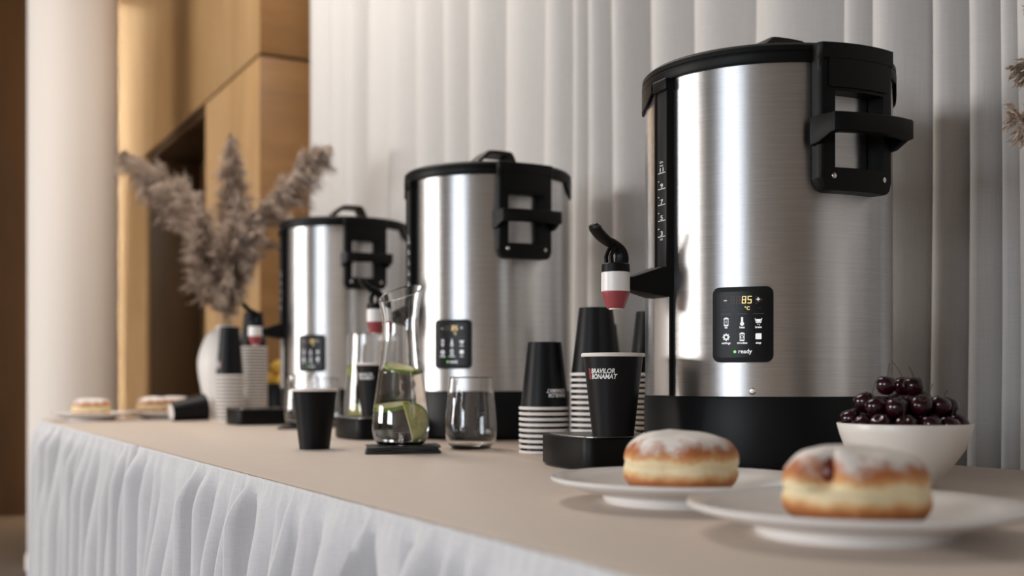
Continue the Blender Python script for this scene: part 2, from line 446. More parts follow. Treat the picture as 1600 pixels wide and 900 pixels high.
# ------------------------------------------------------------------ tables, cloth, skirts
TX0, TXS, TX1, TY0, TY1 = -3.70, -2.13, .55, .392, 1.284
def table(x0, x1, label):
    t_ = thing('banquet_table', label, 'table', ((x0 + x1) / 2, (TY0 + TY1) / 2, 0))
    hx, hy = (x1 - x0) / 2, (TY1 - TY0) / 2
    mk('tabletop', rbox(-hx + .045, hx - .045, -hy + .045, hy - .045, TZ - .035, TZ - .0062, .004), 'oak', t_)
    for sx in (-1, 1):
        for sy in (-1, 1):
            mk('leg', lathe([(0, 0), (.016, 0), (.018, .01), (.018, TZ - .035), (0, TZ - .035)], 16), 'black', t_, 35, (sx * (hx - .08), sy * (hy - .08), 0))
table(TX0, TXS, 'banquet table under the shorter white skirt, with the pampas vase on it')
table(TXS, TX1, 'long banquet table under the white skirt that carries the nearest urns')
bm = prism(rrect(TX1 - TX0, TY1 - TY0, .03, 6), TZ - .006, TZ, .0025, 2)
bmesh.ops.translate(bm, verts=bm.verts, vec=((TX0 + TX1) / 2, (TY0 + TY1) / 2, 0))
tag(mk('tablecloth', bm, 'linen'), 'smooth beige linen cloth covering the whole buffet table top', 'tablecloth')

def skirt(path, seed, label):
    rnd = random.Random(seed)
    # arc length resample
    P_ = [Vector((*p, 0)) for p in path]; L = [0]
    for a, b in zip(P_[:-1], P_[1:]): L.append(L[-1] + (b - a).length)
    tot = L[-1]
    folds = [0]
    while folds[-1] < tot: folds.append(folds[-1] + rnd.choice((.040, .065, .085, .110)) * rnd.uniform(.85, 1.15))
    folds[-1] = tot
    amp = [rnd.uniform(.45, 1.15) for _ in folds]; lean = [rnd.uniform(-.02, .02) for _ in folds]
    reach = [rnd.choice((.0, .03, .08, .20)) for _ in folds]
    zs = [TZ - q for q in (.0008, .005, .009, .012, .016, .021, .027, .034, .042, .051, .061, .072, .085, .10, .12, .14, .165, .19, .22, .26, .31, .38, .47, .58, .738)]
    def point(s):
        s = min(max(s, 0), tot)
        i = 0
        while i < len(L) - 2 and L[i + 1] < s: i += 1
        q = (s - L[i]) / max(1e-9, L[i + 1] - L[i]); p = P_[i].lerp(P_[i + 1], q); d = (P_[i + 1] - P_[i]).normalized()
        return p, Vector((d.y, -d.x, 0))
    V, Fc = [], []; n = 0; cols = []
    for i in range(len(folds) - 1):
        k = max(5, int((folds[i + 1] - folds[i]) / .006))
        for q in range(k): cols.append((i, q / k))
    cols.append((len(folds) - 2, 1.0))
    n = len(cols)
    for z_ in zs:
        dp = TZ - z_
        for i, q in cols:
            g = min(1, (dp + .004) / (.07 + reach[i])); g = g * g * (3 - 2 * g)
            s = folds[i] + (folds[i + 1] - folds[i]) * q
            l0 = lean[i] * min(1, dp / .5); l1 = lean[i + 1] * min(1, dp / .5)
            s += (l0 * (1 - q) + l1 * q) if 0 < s < tot else 0
            p, nn = point(s)
            wv = sin(PI * q) ** 1.6
            off = .0035 + .008 * min(1, dp / .03) + .030 * g * amp[i] * wv - (.003 + .045 * g) * amp[i] * (1 - wv) * min(1, dp / .02) + .014 * min(1, dp / .6)
            off += .0018 * sin(s * 330) * math.exp(-dp / .03) * min(1, dp / .004)
            e_ = min(s, tot - s)
            if e_ < .02: off = off * (e_ / .02) - .012 * (1 - e_ / .02)
            V.append((p.x + nn.x * off, p.y + nn.y * off, z_))
    for i in range(len(zs) - 1):
        for k in range(n - 1): Fc.append((i * n + k, i * n + k + 1, (i + 1) * n + k + 1, (i + 1) * n + k))
    o = mk('table_skirt', (V, Fc), 'skirt', None, 80)
    md = o.modifiers.new('thickness', 'SOLIDIFY'); md.thickness = .0012; md.offset = -1
    return tag(o, label, 'table skirt', 'gathered skirts of the buffet table')
def corner(x, y, r, a0, a1, n=6): return [(x + r * cos(math.radians(a0 + (a1 - a0) * k / n)), y + r * sin(math.radians(a0 + (a1 - a0) * k / n))) for k in range(n + 1)]
skirt([(TX0, TY1)] + corner(TX0 + .03, TY0 + .03, .03, 180, 270) + [(TXS - .006, TY0)], 4, 'shorter gathered white skirt hanging from the table end with the pampas vase')
skirt([(TXS + .006, TY0)] + corner(TX1 - .03, TY0 + .03, .03, 270, 360) + [(TX1, TY1)], 12, 'longer gathered white skirt hanging below the doughnut plates and nearest urns')

# ------------------------------------------------------------------ coffee urn
R_ = .169
def make_urn(label):
    U = thing('coffee_urn', label, 'urn', (0, 0, 0), 0, 'steel coffee urns along the buffet')
    mk('base', lathe([(0, .002), (.160, .002), (.1695, .006), (.1705, .012), (.1705, .092), (.1695, .0955), (.160, .0955)], 128), 'blacksatin', U)
    mk('steel_body', lathe([(R_ - .003, .0956), (R_, .0956), (R_, .518), (R_ - .003, .518)], 160), 'steel', U)
    lid = mk('lid', lathe([(R_ - .004, .5165), (.1725, .5165), (.1738, .519), (.1738, .5285), (.1725, .5295), (.1725, .5305), (.1735, .5315), (.1732, .5375), (.169, .5415), (.150, .5445), (.06, .5505), (0, .552)], 128), 'black', U)
    pr = [(-.060, .5465), (-.046, .554), (-.014, .582), (-.003, .587), (.034, .587), (.042, .583), (.053, .558), (.058, .5465)]
    pt = spline([(a, b) for a, b in pr], 4); W = .030
    rings = []
    for i, p in enumerate(pt):
        d = (pt[min(i + 1, len(pt) - 1)] - pt[max(i - 1, 0)]).normalized(); nn = Vector((-d.y, d.x))
        a, b = p + nn * .0035, p - nn * .0035
        rings.append([(-W, a.x, a.y), (-W + .004, a.x + nn.x * .0015, a.y + nn.y * .0015), (W - .004, a.x + nn.x * .0015, a.y + nn.y * .0015), (W, a.x, a.y), (W, b.x, b.y), (-W, b.x, b.y)])
    mk('lid_handle', loft(rings), 'bronze', lid)
    for a0, a1 in ((-46, -9), (134, 171)):
        n = 12; V, Fc = [], []
        for k in range(n + 1):
            a = math.radians(a0 + (a1 - a0) * k / n); zb = .519 - .024 * min(1, 3.2 * min(k / n + .08, 1.08 - k / n)) ** .7
            for r, z_ in ((.1715, zb), (.1738, zb), (.1738, .519), (.1715, .519)): V.append((r * sin(a), -r * cos(a), z_))
        for k in range(n):
            for q in range(4): Fc.append((4 * k + q, 4 * k + (q + 1) % 4, 4 * k + 4 + (q + 1) % 4, 4 * k + 4 + q))
        Fc += [(0, 1, 2, 3), (4 * n + 3, 4 * n + 2, 4 * n + 1, 4 * n)]
        mk('lid_clip', (V, Fc), 'black', lid)
    # sight glass housing, facing -Y
    H = mk('sight_glass_housing', merge(box(-.0100, -.0070, -.1770, -.160, .258, .503), box(-.0040, -.0005, -.1775, -.160, .258, .503),
              box(-.0100, .0215, -.1725, -.160, .258, .503), box(.0212, .0235, -.1785, -.160, .258, .503)), 'black', U)
    mk('cap', rbox(-.0090, .0250, -.1815, -.162, .5005, .517, .0025), 'black', H)
    mk('glass_strip', rbox(-.0003, .0210, -.1778, -.172, .260, .501, .0010), 'glassgrey', H)
    def mark(parts, nm='scale_mark'):
        V, Fc = merge(*parts)
        return mk(nm, ([(x + .0063, -.1782, y) for x, y, _ in V], Fc), 'logo', H, 0)
    z3, dz = .3075, .0212
    for k, num in enumerate(('3', '5', '7', '9', '11')):
        zc = z3 + k * dz
        mark([quad(-.0058, .0125, zc, zc + .0009)])
        tx = text(num, .0082, 0, .0001, 'CENTER'); tx = ([(x * 1.7, y, z) for x, y, z in tx[0]], tx[1]); mark([shift(tx, .0035, zc + .0018)], 'scale_number')
        if k < 4: mark([quad(-.0058, -.0025, zc + dz / 2, zc + dz / 2 + .0009)])
    mark([shift(text('min', .005, 0, 0, 'CENTER'), .003, z3 - .0045)], 'scale_text')
    mark([shift(text('max', .005, 0, 0, 'CENTER'), .003, z3 + 4 * dz + .009)], 'scale_text')
    mark([shift(text('litre', .005, 0, 0, 'CENTER'), .003, z3 + 4 * dz + .0135)], 'scale_text')
    # steel cover below the tap arm, with its dark seam
    mk('lower_cover', rbox(-.0165, .0200, -.1735, -.160, .0958, .236, .001), 'steelflat', U)
    mk('cover_seam', box(.0201, .0225, -.1728, -.160, .0958, .236), 'black', U)
    # tap
    TR = .243
    def arm_ring(y, w0, za, zb, r=.003):
        return [(x, y, (za + zb) / 2 + q) for x, q in rrect(w0, zb - za, r, 2)]
    mk('tap_arm', loft([arm_ring(-.160, .047, .2265, .2680), arm_ring(-.184, .046, .2275, .2670), arm_ring(-.188, .044, .228, .2655), arm_ring(-.222, .024, .2345, .2535), arm_ring(-TR + .01, .022, .235, .2525)]), 'black', U)
    tp = mk('tap_body', lathe([(0, .2375), (.0182, .2375), (.019, .2385), (.0188, .2625), (.018, .2632), (0, .2632)], 40), 'tapwhite', U, 35, (0, -TR, -.0045))
    mk('tap_nozzle', lathe([(.0075, .2150), (.0115, .2155), (.0125, .2175), (.0182, .2335), (.0187, .2374), (0, .2374)], 40), 'maroon', tp)
    mk('tap_outlet', lathe([(.0076, .2140), (.0092, .2140), (.0092, .2175), (.0076, .2175)], 32, True), 'tapwhite', tp)
    mk('tap_collar', lathe([(0, .2633), (.0186, .2633), (.0188, .2650), (.0184, .2735), (.0172, .2745), (0, .2745)], 40), 'black', tp)
    lv = spline([(-.0065, .270), (-.0095, .281), (-.0075, .2905), (.001, .2985), (.013, .304), (.0235, .3115), (.031, .320), (.0345, .3245)], 4)
    th = [.0085, .0088, .0080, .0068, .0062, .0066, .0062, .0032]; wd = [.0135, .0135, .0125, .0120, .0130, .0155, .0165, .0110]
    rings = []
    for i, p in enumerate(lv):
        f_ = i / 4; k = min(6, int(f_)); f_ -= k; a_ = th[k] * (1 - f_) + th[k + 1] * f_; b_ = wd[k] * (1 - f_) + wd[k + 1] * f_
        d = (lv[min(i + 1, len(lv) - 1)] - lv[max(i - 1, 0)]).normalized(); nn = Vector((-d.y, d.x))
        rings.append([(b_ * .5 * 1.6 * cos(2 * PI * q / 12), -(p.x + nn.x * a_ * sin(2 * PI * q / 12)), p.y + nn.y * a_ * sin(2 * PI * q / 12)) for q in range(12)])
    mk('tap_lever', loft(rings), 'black', tp, 50)
    for sx in (-1, 1):
        mk('lever_fork', tube([(sx * .007, -.010, .273), (sx * .007, -.0105, .284), (sx * .0065, -.007, .293), (sx * .006, -.001, .298)], [.0032, .0028, .0028, .0026], 8), 'black', tp)
    # handles at +X and -X
    br0, br1 = .352, .5355
    for sgn in (1, -1):
        hd = bpy.data.objects.new('handle', None); C.objects.link(hd); hd.parent = U; hd.empty_display_size = .02
        hd.rotation_euler = (0, 0, PI / 2 if sgn > 0 else -PI / 2)
        xs = [-.0545 + .109 * k / 26 for k in range(27)]; xs[4] = -.0345; xs[22] = .0345
        ys = [br0, br0 + .008, br0 + .016, .381, .40, .42, .44, .46, .476, .50, .5145, .5165, br1]
        V, Fc = [], []; nx, ny = len(xs), len(ys)
        def zz_(x, y):
            e = max(0, abs(x) - (.0545 - .016)); low = br0 + .016 - math.sqrt(max(0, .016 ** 2 - e * e)); return max(low, y)
        for n_ in (0, .0185, .0228):
            for x in xs:
                for y in ys:
                    xx = x * (.92 if n_ > .022 and abs(x) > .04 else 1)
                    a = xx / .172; r = .1702 + n_ + (.003 if y > .515 else 0)
                    V.append((r * sin(a), -r * cos(a), zz_(x, y)))
        def idx(k, i, j_): return (k * nx + i) * ny + j_
        solid = lambda i, j_: 0 <= i < nx - 1 and 0 <= j_ < ny - 1 and not (4 <= i < 22 and 3 <= j_ < 8)
        for i in range(nx - 1):
            for j_ in range(ny - 1):
                if not solid(i, j_): continue
                for k in (0, 2): Fc.append((idx(k, i, j_), idx(k, i + 1, j_), idx(k, i + 1, j_ + 1), idx(k, i, j_ + 1)))
                for (di, dj, p, q) in ((-1, 0, (0, 0), (0, 1)), (1, 0, (1, 0), (1, 1)), (0, -1, (0, 0), (1, 0)), (0, 1, (0, 1), (1, 1))):
                    if not solid(i + di, j_ + dj):
                        for k in (0, 1):
                            Fc.append((idx(k, i + p[0], j_ + p[1]), idx(k, i + q[0], j_ + q[1]), idx(k + 1, i + q[0], j_ + q[1]), idx(k + 1, i + p[0], j_ + p[1])))
        mk('handle_bracket', (V, Fc), 'black', hd, 50)
        # inset shield of the upper block
        mk('handle_shield', wrap(plate_grid(.084, .036, .003, .0230, .0252, 10), .1702, 0, .4985), 'black', hd)
        half = [(-.0585, .172, .4085), (-.0592, .188, .4100), (-.0580, .2070, .4180), (-.0560, .2112, .4190), (-.0520, .2140, .4190), (-.028, .2205, .4187)]
        pt = [Vector(q) for q in half + [(0, .2228, .4185)] + [(-a_, b_, c_) for a_, b_, c_ in half[::-1]]]; rings = []
        for i, p in enumerate(pt):
            d1 = (p - pt[max(i - 1, 0)]).xy; d2 = (pt[min(i + 1, len(pt) - 1)] - p).xy
            d = ((d1.normalized() if d1.length else d2.normalized()) + (d2.normalized() if d2.length else d1.normalized())).normalized(); nn = Vector((d.y, -d.x))
            f_ = abs(i - 6) / 6; T = .0085 if 2 < i < 10 else .0048
            zt = .4445 - .003 * (1 - f_); zb = p.z
            rings.append([(p.x + nn.x * a, -(p.y + nn.y * a), (zt + zb) / 2 + b) for a, b in rrect(2 * T, zt - zb, .002, 2)])
        mk('grip', loft(rings), 'black', hd, 28)
        for x in (-.036, .036):
            a = x / .172
            s_ = mk('screw', lathe([(0, 0), (.0035, 0), (.0035, .001), (.002, .0022), (0, .0024)], 20), 'screw', hd, 35, (.1931 * sin(a), -.1931 * cos(a), .3705), (PI / 2, 0, a))
    # control panel
    A0 = math.radians(43); Zp = .187
    PW, PH = .0755, .0955
    CP = mk('control_panel', wrap(plate_grid(PW, PH, .009, .0, .0052), R_, A0, Zp), 'black', U)
    mk('screen', wrap(plate_grid(PW - .011, PH - .012, .005, .0052, .0056), R_, A0, Zp), 'gloss', CP)
    def ink(nm, parts, mname):
        mk(nm, wrap(merge(*parts), R_ + .0058, A0, Zp), mname, CP, 0)
    seg_on = {'8': 'abcdefg', '5': 'afgcd'}
    def digit(x, y, w_, h_, on):
        t_ = w_ * .2; S = {'a': (0, w_, h_ - t_, h_), 'd': (0, w_, 0, t_), 'g': (0, w_, h_ / 2 - t_ / 2, h_ / 2 + t_ / 2), 'f': (0, t_, h_ / 2 + t_ * .35, h_ - t_ * .8), 'b': (w_ - t_, w_, h_ / 2 + t_ * .35, h_ - t_ * .8), 'e': (0, t_, t_ * .8, h_ / 2 - t_ * .35), 'c': (w_ - t_, w_, t_ * .8, h_ / 2 - t_ * .35)}
        return [shift(quad(*S[c_]), x + (S[c_][2] + S[c_][3]) * .03, y) for c_ in on]
    ink('display_digit', digit(-.0004, .0265, .0052, .0093, seg_on['8']), 'led_amber')
    ink('display_digit', digit(.0066, .0265, .0052, .0093, seg_on['5']), 'led_amber')
    ink('unlit_digit', digit(-.0146, .0265, .0052, .0093, 'abcdefg'), 'led_dim'); ink('unlit_digit', digit(-.0076, .0265, .0052, .0093, 'abcdefg'), 'led_dim')
    ink('unit_text', [shift(text('°C', .0062, 0, .0001), .003, .0183)], 'led_amber')
    for q_ in (quad(-.0245, -.0195, .0192, .0198), quad(-.012, -.0105, .019, .0205), quad(.022, .0228, .019, .021)): ink('unlit_mark', [q_], 'led_dim')
    ink('minus_sign', [quad(-.0235, -.0195, .0302, .0312)], 'led_white')
    ink('plus_sign', [quad(.0178, .0224, .0310, .0320), quad(.0196, .0206, .0292, .0310), quad(.0196, .0206, .0320, .0338)], 'led_white')
    def tri(sx, cx_):
        o_ = [(cx_ - sx * .0055, 0), (cx_ + sx * .004, .0055), (cx_ + sx * .004, -.0055)]
        i_ = [(cx_ - sx * .0047, 0), (cx_ + sx * .0036, .0047), (cx_ + sx * .0036, -.0047)]
        return shift(ring2(o_, i_), 0, .0307)
    ink('arrow_outline', [tri(1, -.0213)], 'led_dim'); ink('arrow_outline', [tri(-1, .0207)], 'led_dim')
    for xx in (-.0205, 0, .0205):
        ink('divider_line', [quad(xx - .0065, xx + .0065, .0132, .0136)], 'led_grey')
    cols = (-.0205, 0, .0205)
    def frame_(w_, h_, t_): return ring2([(-w_, -h_), (w_, -h_), (w_, h_), (-w_, h_)], [(-w_ + t_, -h_ + t_), (w_ - t_, -h_ + t_), (w_ - t_, h_ - t_), (-w_ + t_, h_ - t_)])
    circ = lambda r, n=20: [(r * cos(2 * PI * k / n), r * sin(2 * PI * k / n)) for k in range(n)]
    y1, y2 = .0035, -.0158
    can = [shift(frame_(.0030, .0046, .0008), 0, -.0005), quad(-.0034, .0034, .0034, .0046), quad(-.0018, .0018, .0046, .0056), quad(-.003, .003, -.0051, -.0034)]
    ink('fill_icon', [shift(p, cols[0], y1) for p in can + [quad(-.0004, .0004, -.002, .002)]], 'led_white')
    ink('heat_icon', [shift(p, cols[1], y1) for p in (ngon([(x, y - .0027) for x, y in circ(.0026)]), quad(-.0013, .0013, -.001, .0048), ngon([(x, y + .0048) for x, y in circ(.0013)]))], 'led_white')
    ink('brew_icon', [shift(p, cols[2], y1) for p in (ngon([(-.0046, .0040), (-.0038, .0040), (-.0024, -.0010), (.0024, -.0010), (.0038, .0040), (.0046, .0040), (.0031, -.0020), (-.0031, -.0020)][::-1]), ngon([(-.0032, .0030), (.0032, .0030), (.0020, -.0006), (-.0020, -.0006)]), quad(-.0012, -.0002, -.0042, -.003), quad(.0008, .0018, -.0050, -.0038))], 'led_white')
    gear = []
    for k in range(8):
        a = 2 * PI * k / 8; gear += [((.0048 if abs(q) < .2 else .0036) * cos(a + q), (.0048 if abs(q) < .2 else .0036) * sin(a + q)) for q in (-.26, -.16, .16, .26)]
    ink('settings_icon', [shift(ring2(gear, [(.0019 * x / math.hypot(x, y), .0019 * y / math.hypot(x, y)) for x, y in gear]), cols[0], y2)], 'led_white')
    ink('circulate_icon', [shift(p, cols[1], y2) for p in can + [ring2([(x * 1.0, y) for x, y in circ(.0021)], circ(.0014))]], 'led_white')
    ink('stop_icon', [shift(ngon(rrect(.0074, .0074, .001, 3)), cols[2], y2 + .0006)], 'led_white')
    for lb, k, yy in (('fill', 0, y1 - .0083), ('heat', 1, y1 - .0083), ('brew', 2, y1 - .0083), ('settings', 0, y2 - .0088), ('circulate', 1, y2 - .0088), ('stop', 2, y2 - .0088)):
        ink('button_text', [shift(text(lb, .0038, 0, .00012, 'CENTER'), cols[k], yy)], 'led_white')
    ink('ready_light', [shift(ngon(circ(.0019)), -.0092, -.0345)], 'led_green')
    ink('ready_text', [shift(text('ready', .0077, 0, .00012), -.0050, -.0365)], 'led_white')
    a = A0 + .07
    mk('body_screw', lathe([(0, 0), (.0045, 0), (.0045, .0012), (.003, .0028), (0, .003)], 24), 'screw', U, 35, ((R_ - .0002) * sin(a), -(R_ - .0002) * cos(a), .1025), (PI / 2, 0, a))
    return U
URN = [(-1.234, 1.080), (-2.108, 1.092), (-2.945, 1.085)]
u1 = make_urn('brushed steel coffee urn nearest the cherry bowl, with a logo cup under its tap')
u2, u3 = copy_tree(u1), copy_tree(u1)
u2['label'] = 'brushed steel coffee urn standing between the other two, behind the lime water carafe'
u3['label'] = 'brushed steel coffee urn closest to the pampas vase, beside the tallest cup stacks'
for u_, (x, y), rz in zip((u1, u2, u3), URN, (-4, -4, -3)):
    u_.location = (x, y, TZ); u_.rotation_euler = (0, 0, math.radians(rz))

# drip trays: bowed outer edge towards -Y, hollowed to the urn on the inner side
def tray_poly(grow=0, inner=.176):
    x0, x1, yo = -.108 + grow, .058 - grow, -.300 + grow
    out = []
    n = 14
    for k in range(n + 1):                                   # outer edge from left to right, slightly bowed
        s = k / n; out.append((x0 + .016 + (x1 - x0 - .032) * s, yo - .010 * sin(PI * s)))
    for k in range(1, 6): a = PI / 2 * k / 5; out.append((x1 - .016 + .016 * sin(a), yo + .016 - .016 * cos(a)))
    r = inner + grow
    ia = math.asin(x1 / r); ib = math.asin(x0 / r)
    for k in range(17):
        a = ia + (ib - ia) * k / 16; out.append((r * sin(a), -r * cos(a)))
    for k in range(0, 5): a = PI / 2 * k / 5; out.append((x0 + .016 - .016 * cos(a), yo + .016 - .016 * sin(a)))
    return out
def make_tray(label, loc, rz):
    T = thing('drip_tray', label, 'drip tray', loc, rz, 'drip trays under the urn taps')
    mk('tray_body', prism(tray_poly(), .002, .0425, .0018, 2), 'black', T)
    g = mk('grille', prism(tray_poly(.007), .0426, .0436, 0), 'grille', T, 0)
    for k in range(10):
        x = -.090 + k * .0142
        y0 = -.295; y1 = -math.sqrt(.186 ** 2 - x * x)
        mk('slot', merge(box(x, x + .005, y0, (y0 + y1) / 2 - .004, .04362, .0438), box(x, x + .005, (y0 + y1) / 2 + .004, y1 - .004, .04362, .0438)), 'gloss', g, 0)
    return T
tl = ['black drip tray under the cup with the clear logo, beside the nearest doughnut', 'black drip tray under the cup at the middle urn', 'empty black drip tray of the urn beside the pampas vase']
for (x, y), lb, rz in zip(URN, tl, (-9, -4, -3)):
    make_tray(lb, (x, y, TZ), math.radians(rz))
    rz_ = rz

# ------------------------------------------------------------------ paper cups
CUP_H, RB, RT = .1076, .0268, .0388
def cup_meshes():
    outer = [(RB - .0012, .0), (RB, .0), (RB, .001), (RT, CUP_H - .003), (RT - .0006, CUP_H - .003), (RB - .0012, .0065), (RB - .0012, .0)]
    V1, F1 = lathe([(RB - .0012, 0), (RB, 0), (RT, CUP_H - .003)], 56)
    V2, F2 = lathe([(RT, CUP_H - .003), (RT - .0005, CUP_H - .003), (RB + (RT - RB) * .0072 / (CUP_H - .003) - .0005, .0072), (0, .0072), (0, .006), (RB - .0012, .006), (RB - .0012, 0)], 56)
    k = len(V1)
    V = V1 + V2; Fc = F1 + [tuple(i + k for i in f) for f in F2]; mi = [0] * len(F1) + [1] * len(F2)
    a = mk('cup_body', (V, Fc, mi), ['cup', 'paper'], None)
    rim = mk('rim', lathe([(RT + .0013 + .0014 * cos(2 * PI * k / 12), CUP_H - .0025 + .0025 * sin(2 * PI * k / 12)) for k in range(12)], 56, True), 'paper', None, 60)
    def cone(vf, a0, z0):
        out = []
        for x, y, n in vf[0]:
            z_ = z0 + y; r = RB + (RT - RB) * z_ / CUP_H + .0004; q = a0 + x / .0365
            out.append((r * sin(q), -r * cos(q), z_))
        return out, vf[1]
    tA = text('BRAVILOR', .0084, .22, .00022); tB = text('BONAMAT', .0084, .22, .00022)
    logo = mk('logo_text', cone(merge(([(x * .88, y, z) for x, y, z in shift(tA, 0, .0070)[0]], tA[1]), ([(x * .88, y, z) for x, y, z in tB[0]], tB[1])), 0, .0745), 'logo', None, 0)
    bar = mk('logo_bar', cone(plate_grid(.0042, .0140, .0002, 0, .0001, 4), -.085, .0808), 'logored', None, 0)
    return a, rim, logo, bar
cup_parts = cup_meshes()
for p in cup_parts: C.objects.unlink(p)
def cup(loc, label, group=None, rz=0, inv=False, logo=True, scale=(1, 1, 1), rot=None):
    o = thing('paper_cup', label, 'paper cup', loc, rz, group)
    if inv:
        o.rotation_euler = (PI, 0, rz)
    if rot is not None: o.rotation_euler = rot
    o.scale = scale
    for p in cup_parts[:4 if logo else 2]:
        c = p.copy(); C.objects.link(c); c.parent = o
    return o
# azimuth that looks at the camera from a point: rz such that -Y turns to the camera
def face_cam(x, y, off=0): return math.atan2(-x, y) + 0 + math.radians(off)
cx_, cy_ = at(958, 1.478)
cup((cx_, cy_, TZ + .0439), 'black paper cup with a white and red logo, upright under the nearest tap', 'logo cups under the taps', face_cam(cx_, cy_, -50))
cx_, cy_ = at(586, 2.30)
cup((cx_, cy_, TZ + .0439), 'black paper cup under the tap behind the carafe, a blurred white logo on its side', 'logo cups under the taps', face_cam(cx_, cy_, -62))
cx_, cy_ = at(491.5, 1.935)
cup((cx_, cy_, TZ), 'plain black paper cup standing upright alone near the table edge', None, face_cam(cx_, cy_, 150), logo=False, scale=(.95, .95, .95))
# the fallen one: bottom towards the camera, rim away
fx, fy = at(266, 3.24)
ax = Vector(room(.80, .60)); ax = Vector((ax.x, ax.y, 0)).normalized()
tilt = math.atan((RT + .002 - RB) / CUP_H)
zax = (ax * cos(tilt) + Vector((0, 0, sin(tilt)))).normalized()
q = Vector((0, 0, 1)).rotation_difference(zax)
cup((fx, fy, TZ + RB * cos(tilt) + .0005), 'black paper cup lying on its side in front of a doughnut plate', None, 0, logo=False, rot=q.to_euler())
ORD = ['first', 'second', 'third', 'fourth', 'fifth', 'sixth', 'seventh', 'eighth', 'ninth', 'tenth', 'eleventh', 'twelfth', 'thirteenth', 'fourteenth', 'fifteenth', 'sixteenth', 'seventeenth', 'eighteenth', 'nineteenth', 'twentieth', 'twenty-first', 'twenty-second', 'twenty-third', 'twenty-fourth', 'twenty-fifth', 'twenty-sixth']
def stack(px, d, n, where, dz=.0088, rot=0, sc=(1, 1, 1)):
    x, y = at(px, d)
    for k in range(n):
        top = k == n - 1
        lb = ('topmost upturned black paper cup of ' if top else '%s white-rimmed cup from the bottom of ' % ORD[k]) + where
        cup((x, y, TZ + (CUP_H + .0001) * sc[2] + k * dz), lb, 'cups in ' + where, face_cam(x, y, rot), True, top, sc)
stack(851, 1.823, 9, 'the short stack beside the glass tumbler', .0087, 243)
stack(931, 1.80, 15, 'the tall stack right behind the drip tray', .0088, 245)
stack(1019, 1.90, 15, 'the tall stack half hidden by the nearest urn', .0088, 120)
stack(941, 2.15, 14, 'the rear stack behind the other tall stack', .0088, 100)
stack(359, 3.27, 13, 'the lower stack in front of the white vase', .0105, 128, (1, 1, 1.34))
stack(396, 3.37, 25, 'the tallest stack behind the tap near the pampas', .0088, 60)

# ------------------------------------------------------------------ plates and doughnuts
PROF = [(0, .0025), (.058, .0025), (.066, .0), (.073, .0), (.075, .003), (.076, .007), (.095, .0115), (.1235, .0200), (.1258, .0222), (.1252, .0246), (.1235, .0250), (.110, .0185), (.085, .0100), (.070, .0075), (0, .0072)]
pl_me = mk('dinner_plate', lathe(PROF, 96), 'ceramic', None, 40)
C.objects.unlink(pl_me)
def plate(x, y, label, s=.994):
    o = pl_me.copy(); C.objects.link(o); o.location = (x, y, TZ); o.scale = (s, s, 1)
    return tag(o, label, 'plate', 'white plates on the buffet')
from mathutils import noise as mnoise
def doughnut(x, y, label, seed, dent=None, s=1.0, lift=0):
    pr = spline([(0, .0005), (.030, .0), (.042, .003), (.0505, .010), (.0535, .018), (.0530, .0265), (.0535, .032), (.0525, .040), (.047, .0495), (.036, .0555), (.020, .0578), (0, .058)], 4)
    V, Fc = lathe([(max(0, p[0]), p[1]) for p in pr], 72)
    sd = Vector((seed * 3.1, seed * 1.7, seed)); W = []
    for v in V:
        v = Vector(v); n1 = mnoise.noise(v * 26 + sd) * .0034 + mnoise.noise(v * 75 + sd) * .0011
        if v.z > .002:
            rd = Vector((v.x, v.y, (v.z - .028) * .8)); v = v + rd.normalized() * n1
        # crease along the pale waist
        v2 = Vector((v.x, v.y, 0))
        if v2.length > .03:
            e = math.exp(-((v.z - .0275 - .003 * sin(3 * math.atan2(v.y, v.x) + seed)) / .0026) ** 2); v -= v2.normalized() * .0016 * e
        if dent:
            a = math.atan2(v.x, -v.y) - dent[0]; a = (a + PI) % (2 * PI) - PI
            g = math.exp(-(a / (.10 + .16 * max(0, min(1, (.056 - v.z) / .02)))) ** 2) * math.exp(-((v.z - .043) / .0135) ** 4)
            if v2.length > 1e-4: v = v - v2.normalized() * .023 * g
        v.z = max(.0002, v.z); W.append(v)
    o = mk('doughnut', (W, Fc), 'dough', None, 75)
    o.location = (x, y, TZ + .0078 + lift); o.scale = (s, s, s)
    if dent:
        a = dent[0]; pts = [Vector((.0365 * sin(a), -.0365 * cos(a), .041))]
        jm = lathe([(0, -.0105), (.0050, -.007), (.0062, -.002), (.0040, .006), (0, .0105)], 16)
        mk('jam_hole', jm, 'jam', o, 60, (.0345 * sin(a), -.0345 * cos(a), .0425))
    return tag(o, label, 'doughnut', 'sugar-dusted doughnuts')
x, y = at(1064, 1.09); plate(x, y, 'white plate next to the drip tray, with a plain sugared doughnut')
doughnut(x, y, 'powdered doughnut on the plate next to the black drip tray', 2)
x, y = at(1335, .858); plate(x, y, 'white plate in front of the cherry bowl, holding the dented doughnut')
doughnut(x, y, 'powdered doughnut with a dark jam dent, in front of the cherry bowl', 5, (math.radians(-8) + face_cam(x, y) + math.radians(-22),))
x, y = at(143, 3.30); plate(x, y, 'white plate with one doughnut at the far corner of the table', .875)
doughnut(x, y, 'single powdered doughnut on the plate at the far table corner', 8)
x, y = at(255, 3.45); plate(x, y, 'white plate with two doughnuts behind the fallen cup', .86)
xa, ya = at(240, 3.395); doughnut(xa, ya, 'powdered doughnut in front on the two-doughnut plate behind the fallen cup', 9, None, .9, .0075)
xa, ya = at(272, 3.51); doughnut(xa, ya, 'powdered doughnut at the rear of the two-doughnut plate', 11, None, .9, .0075)

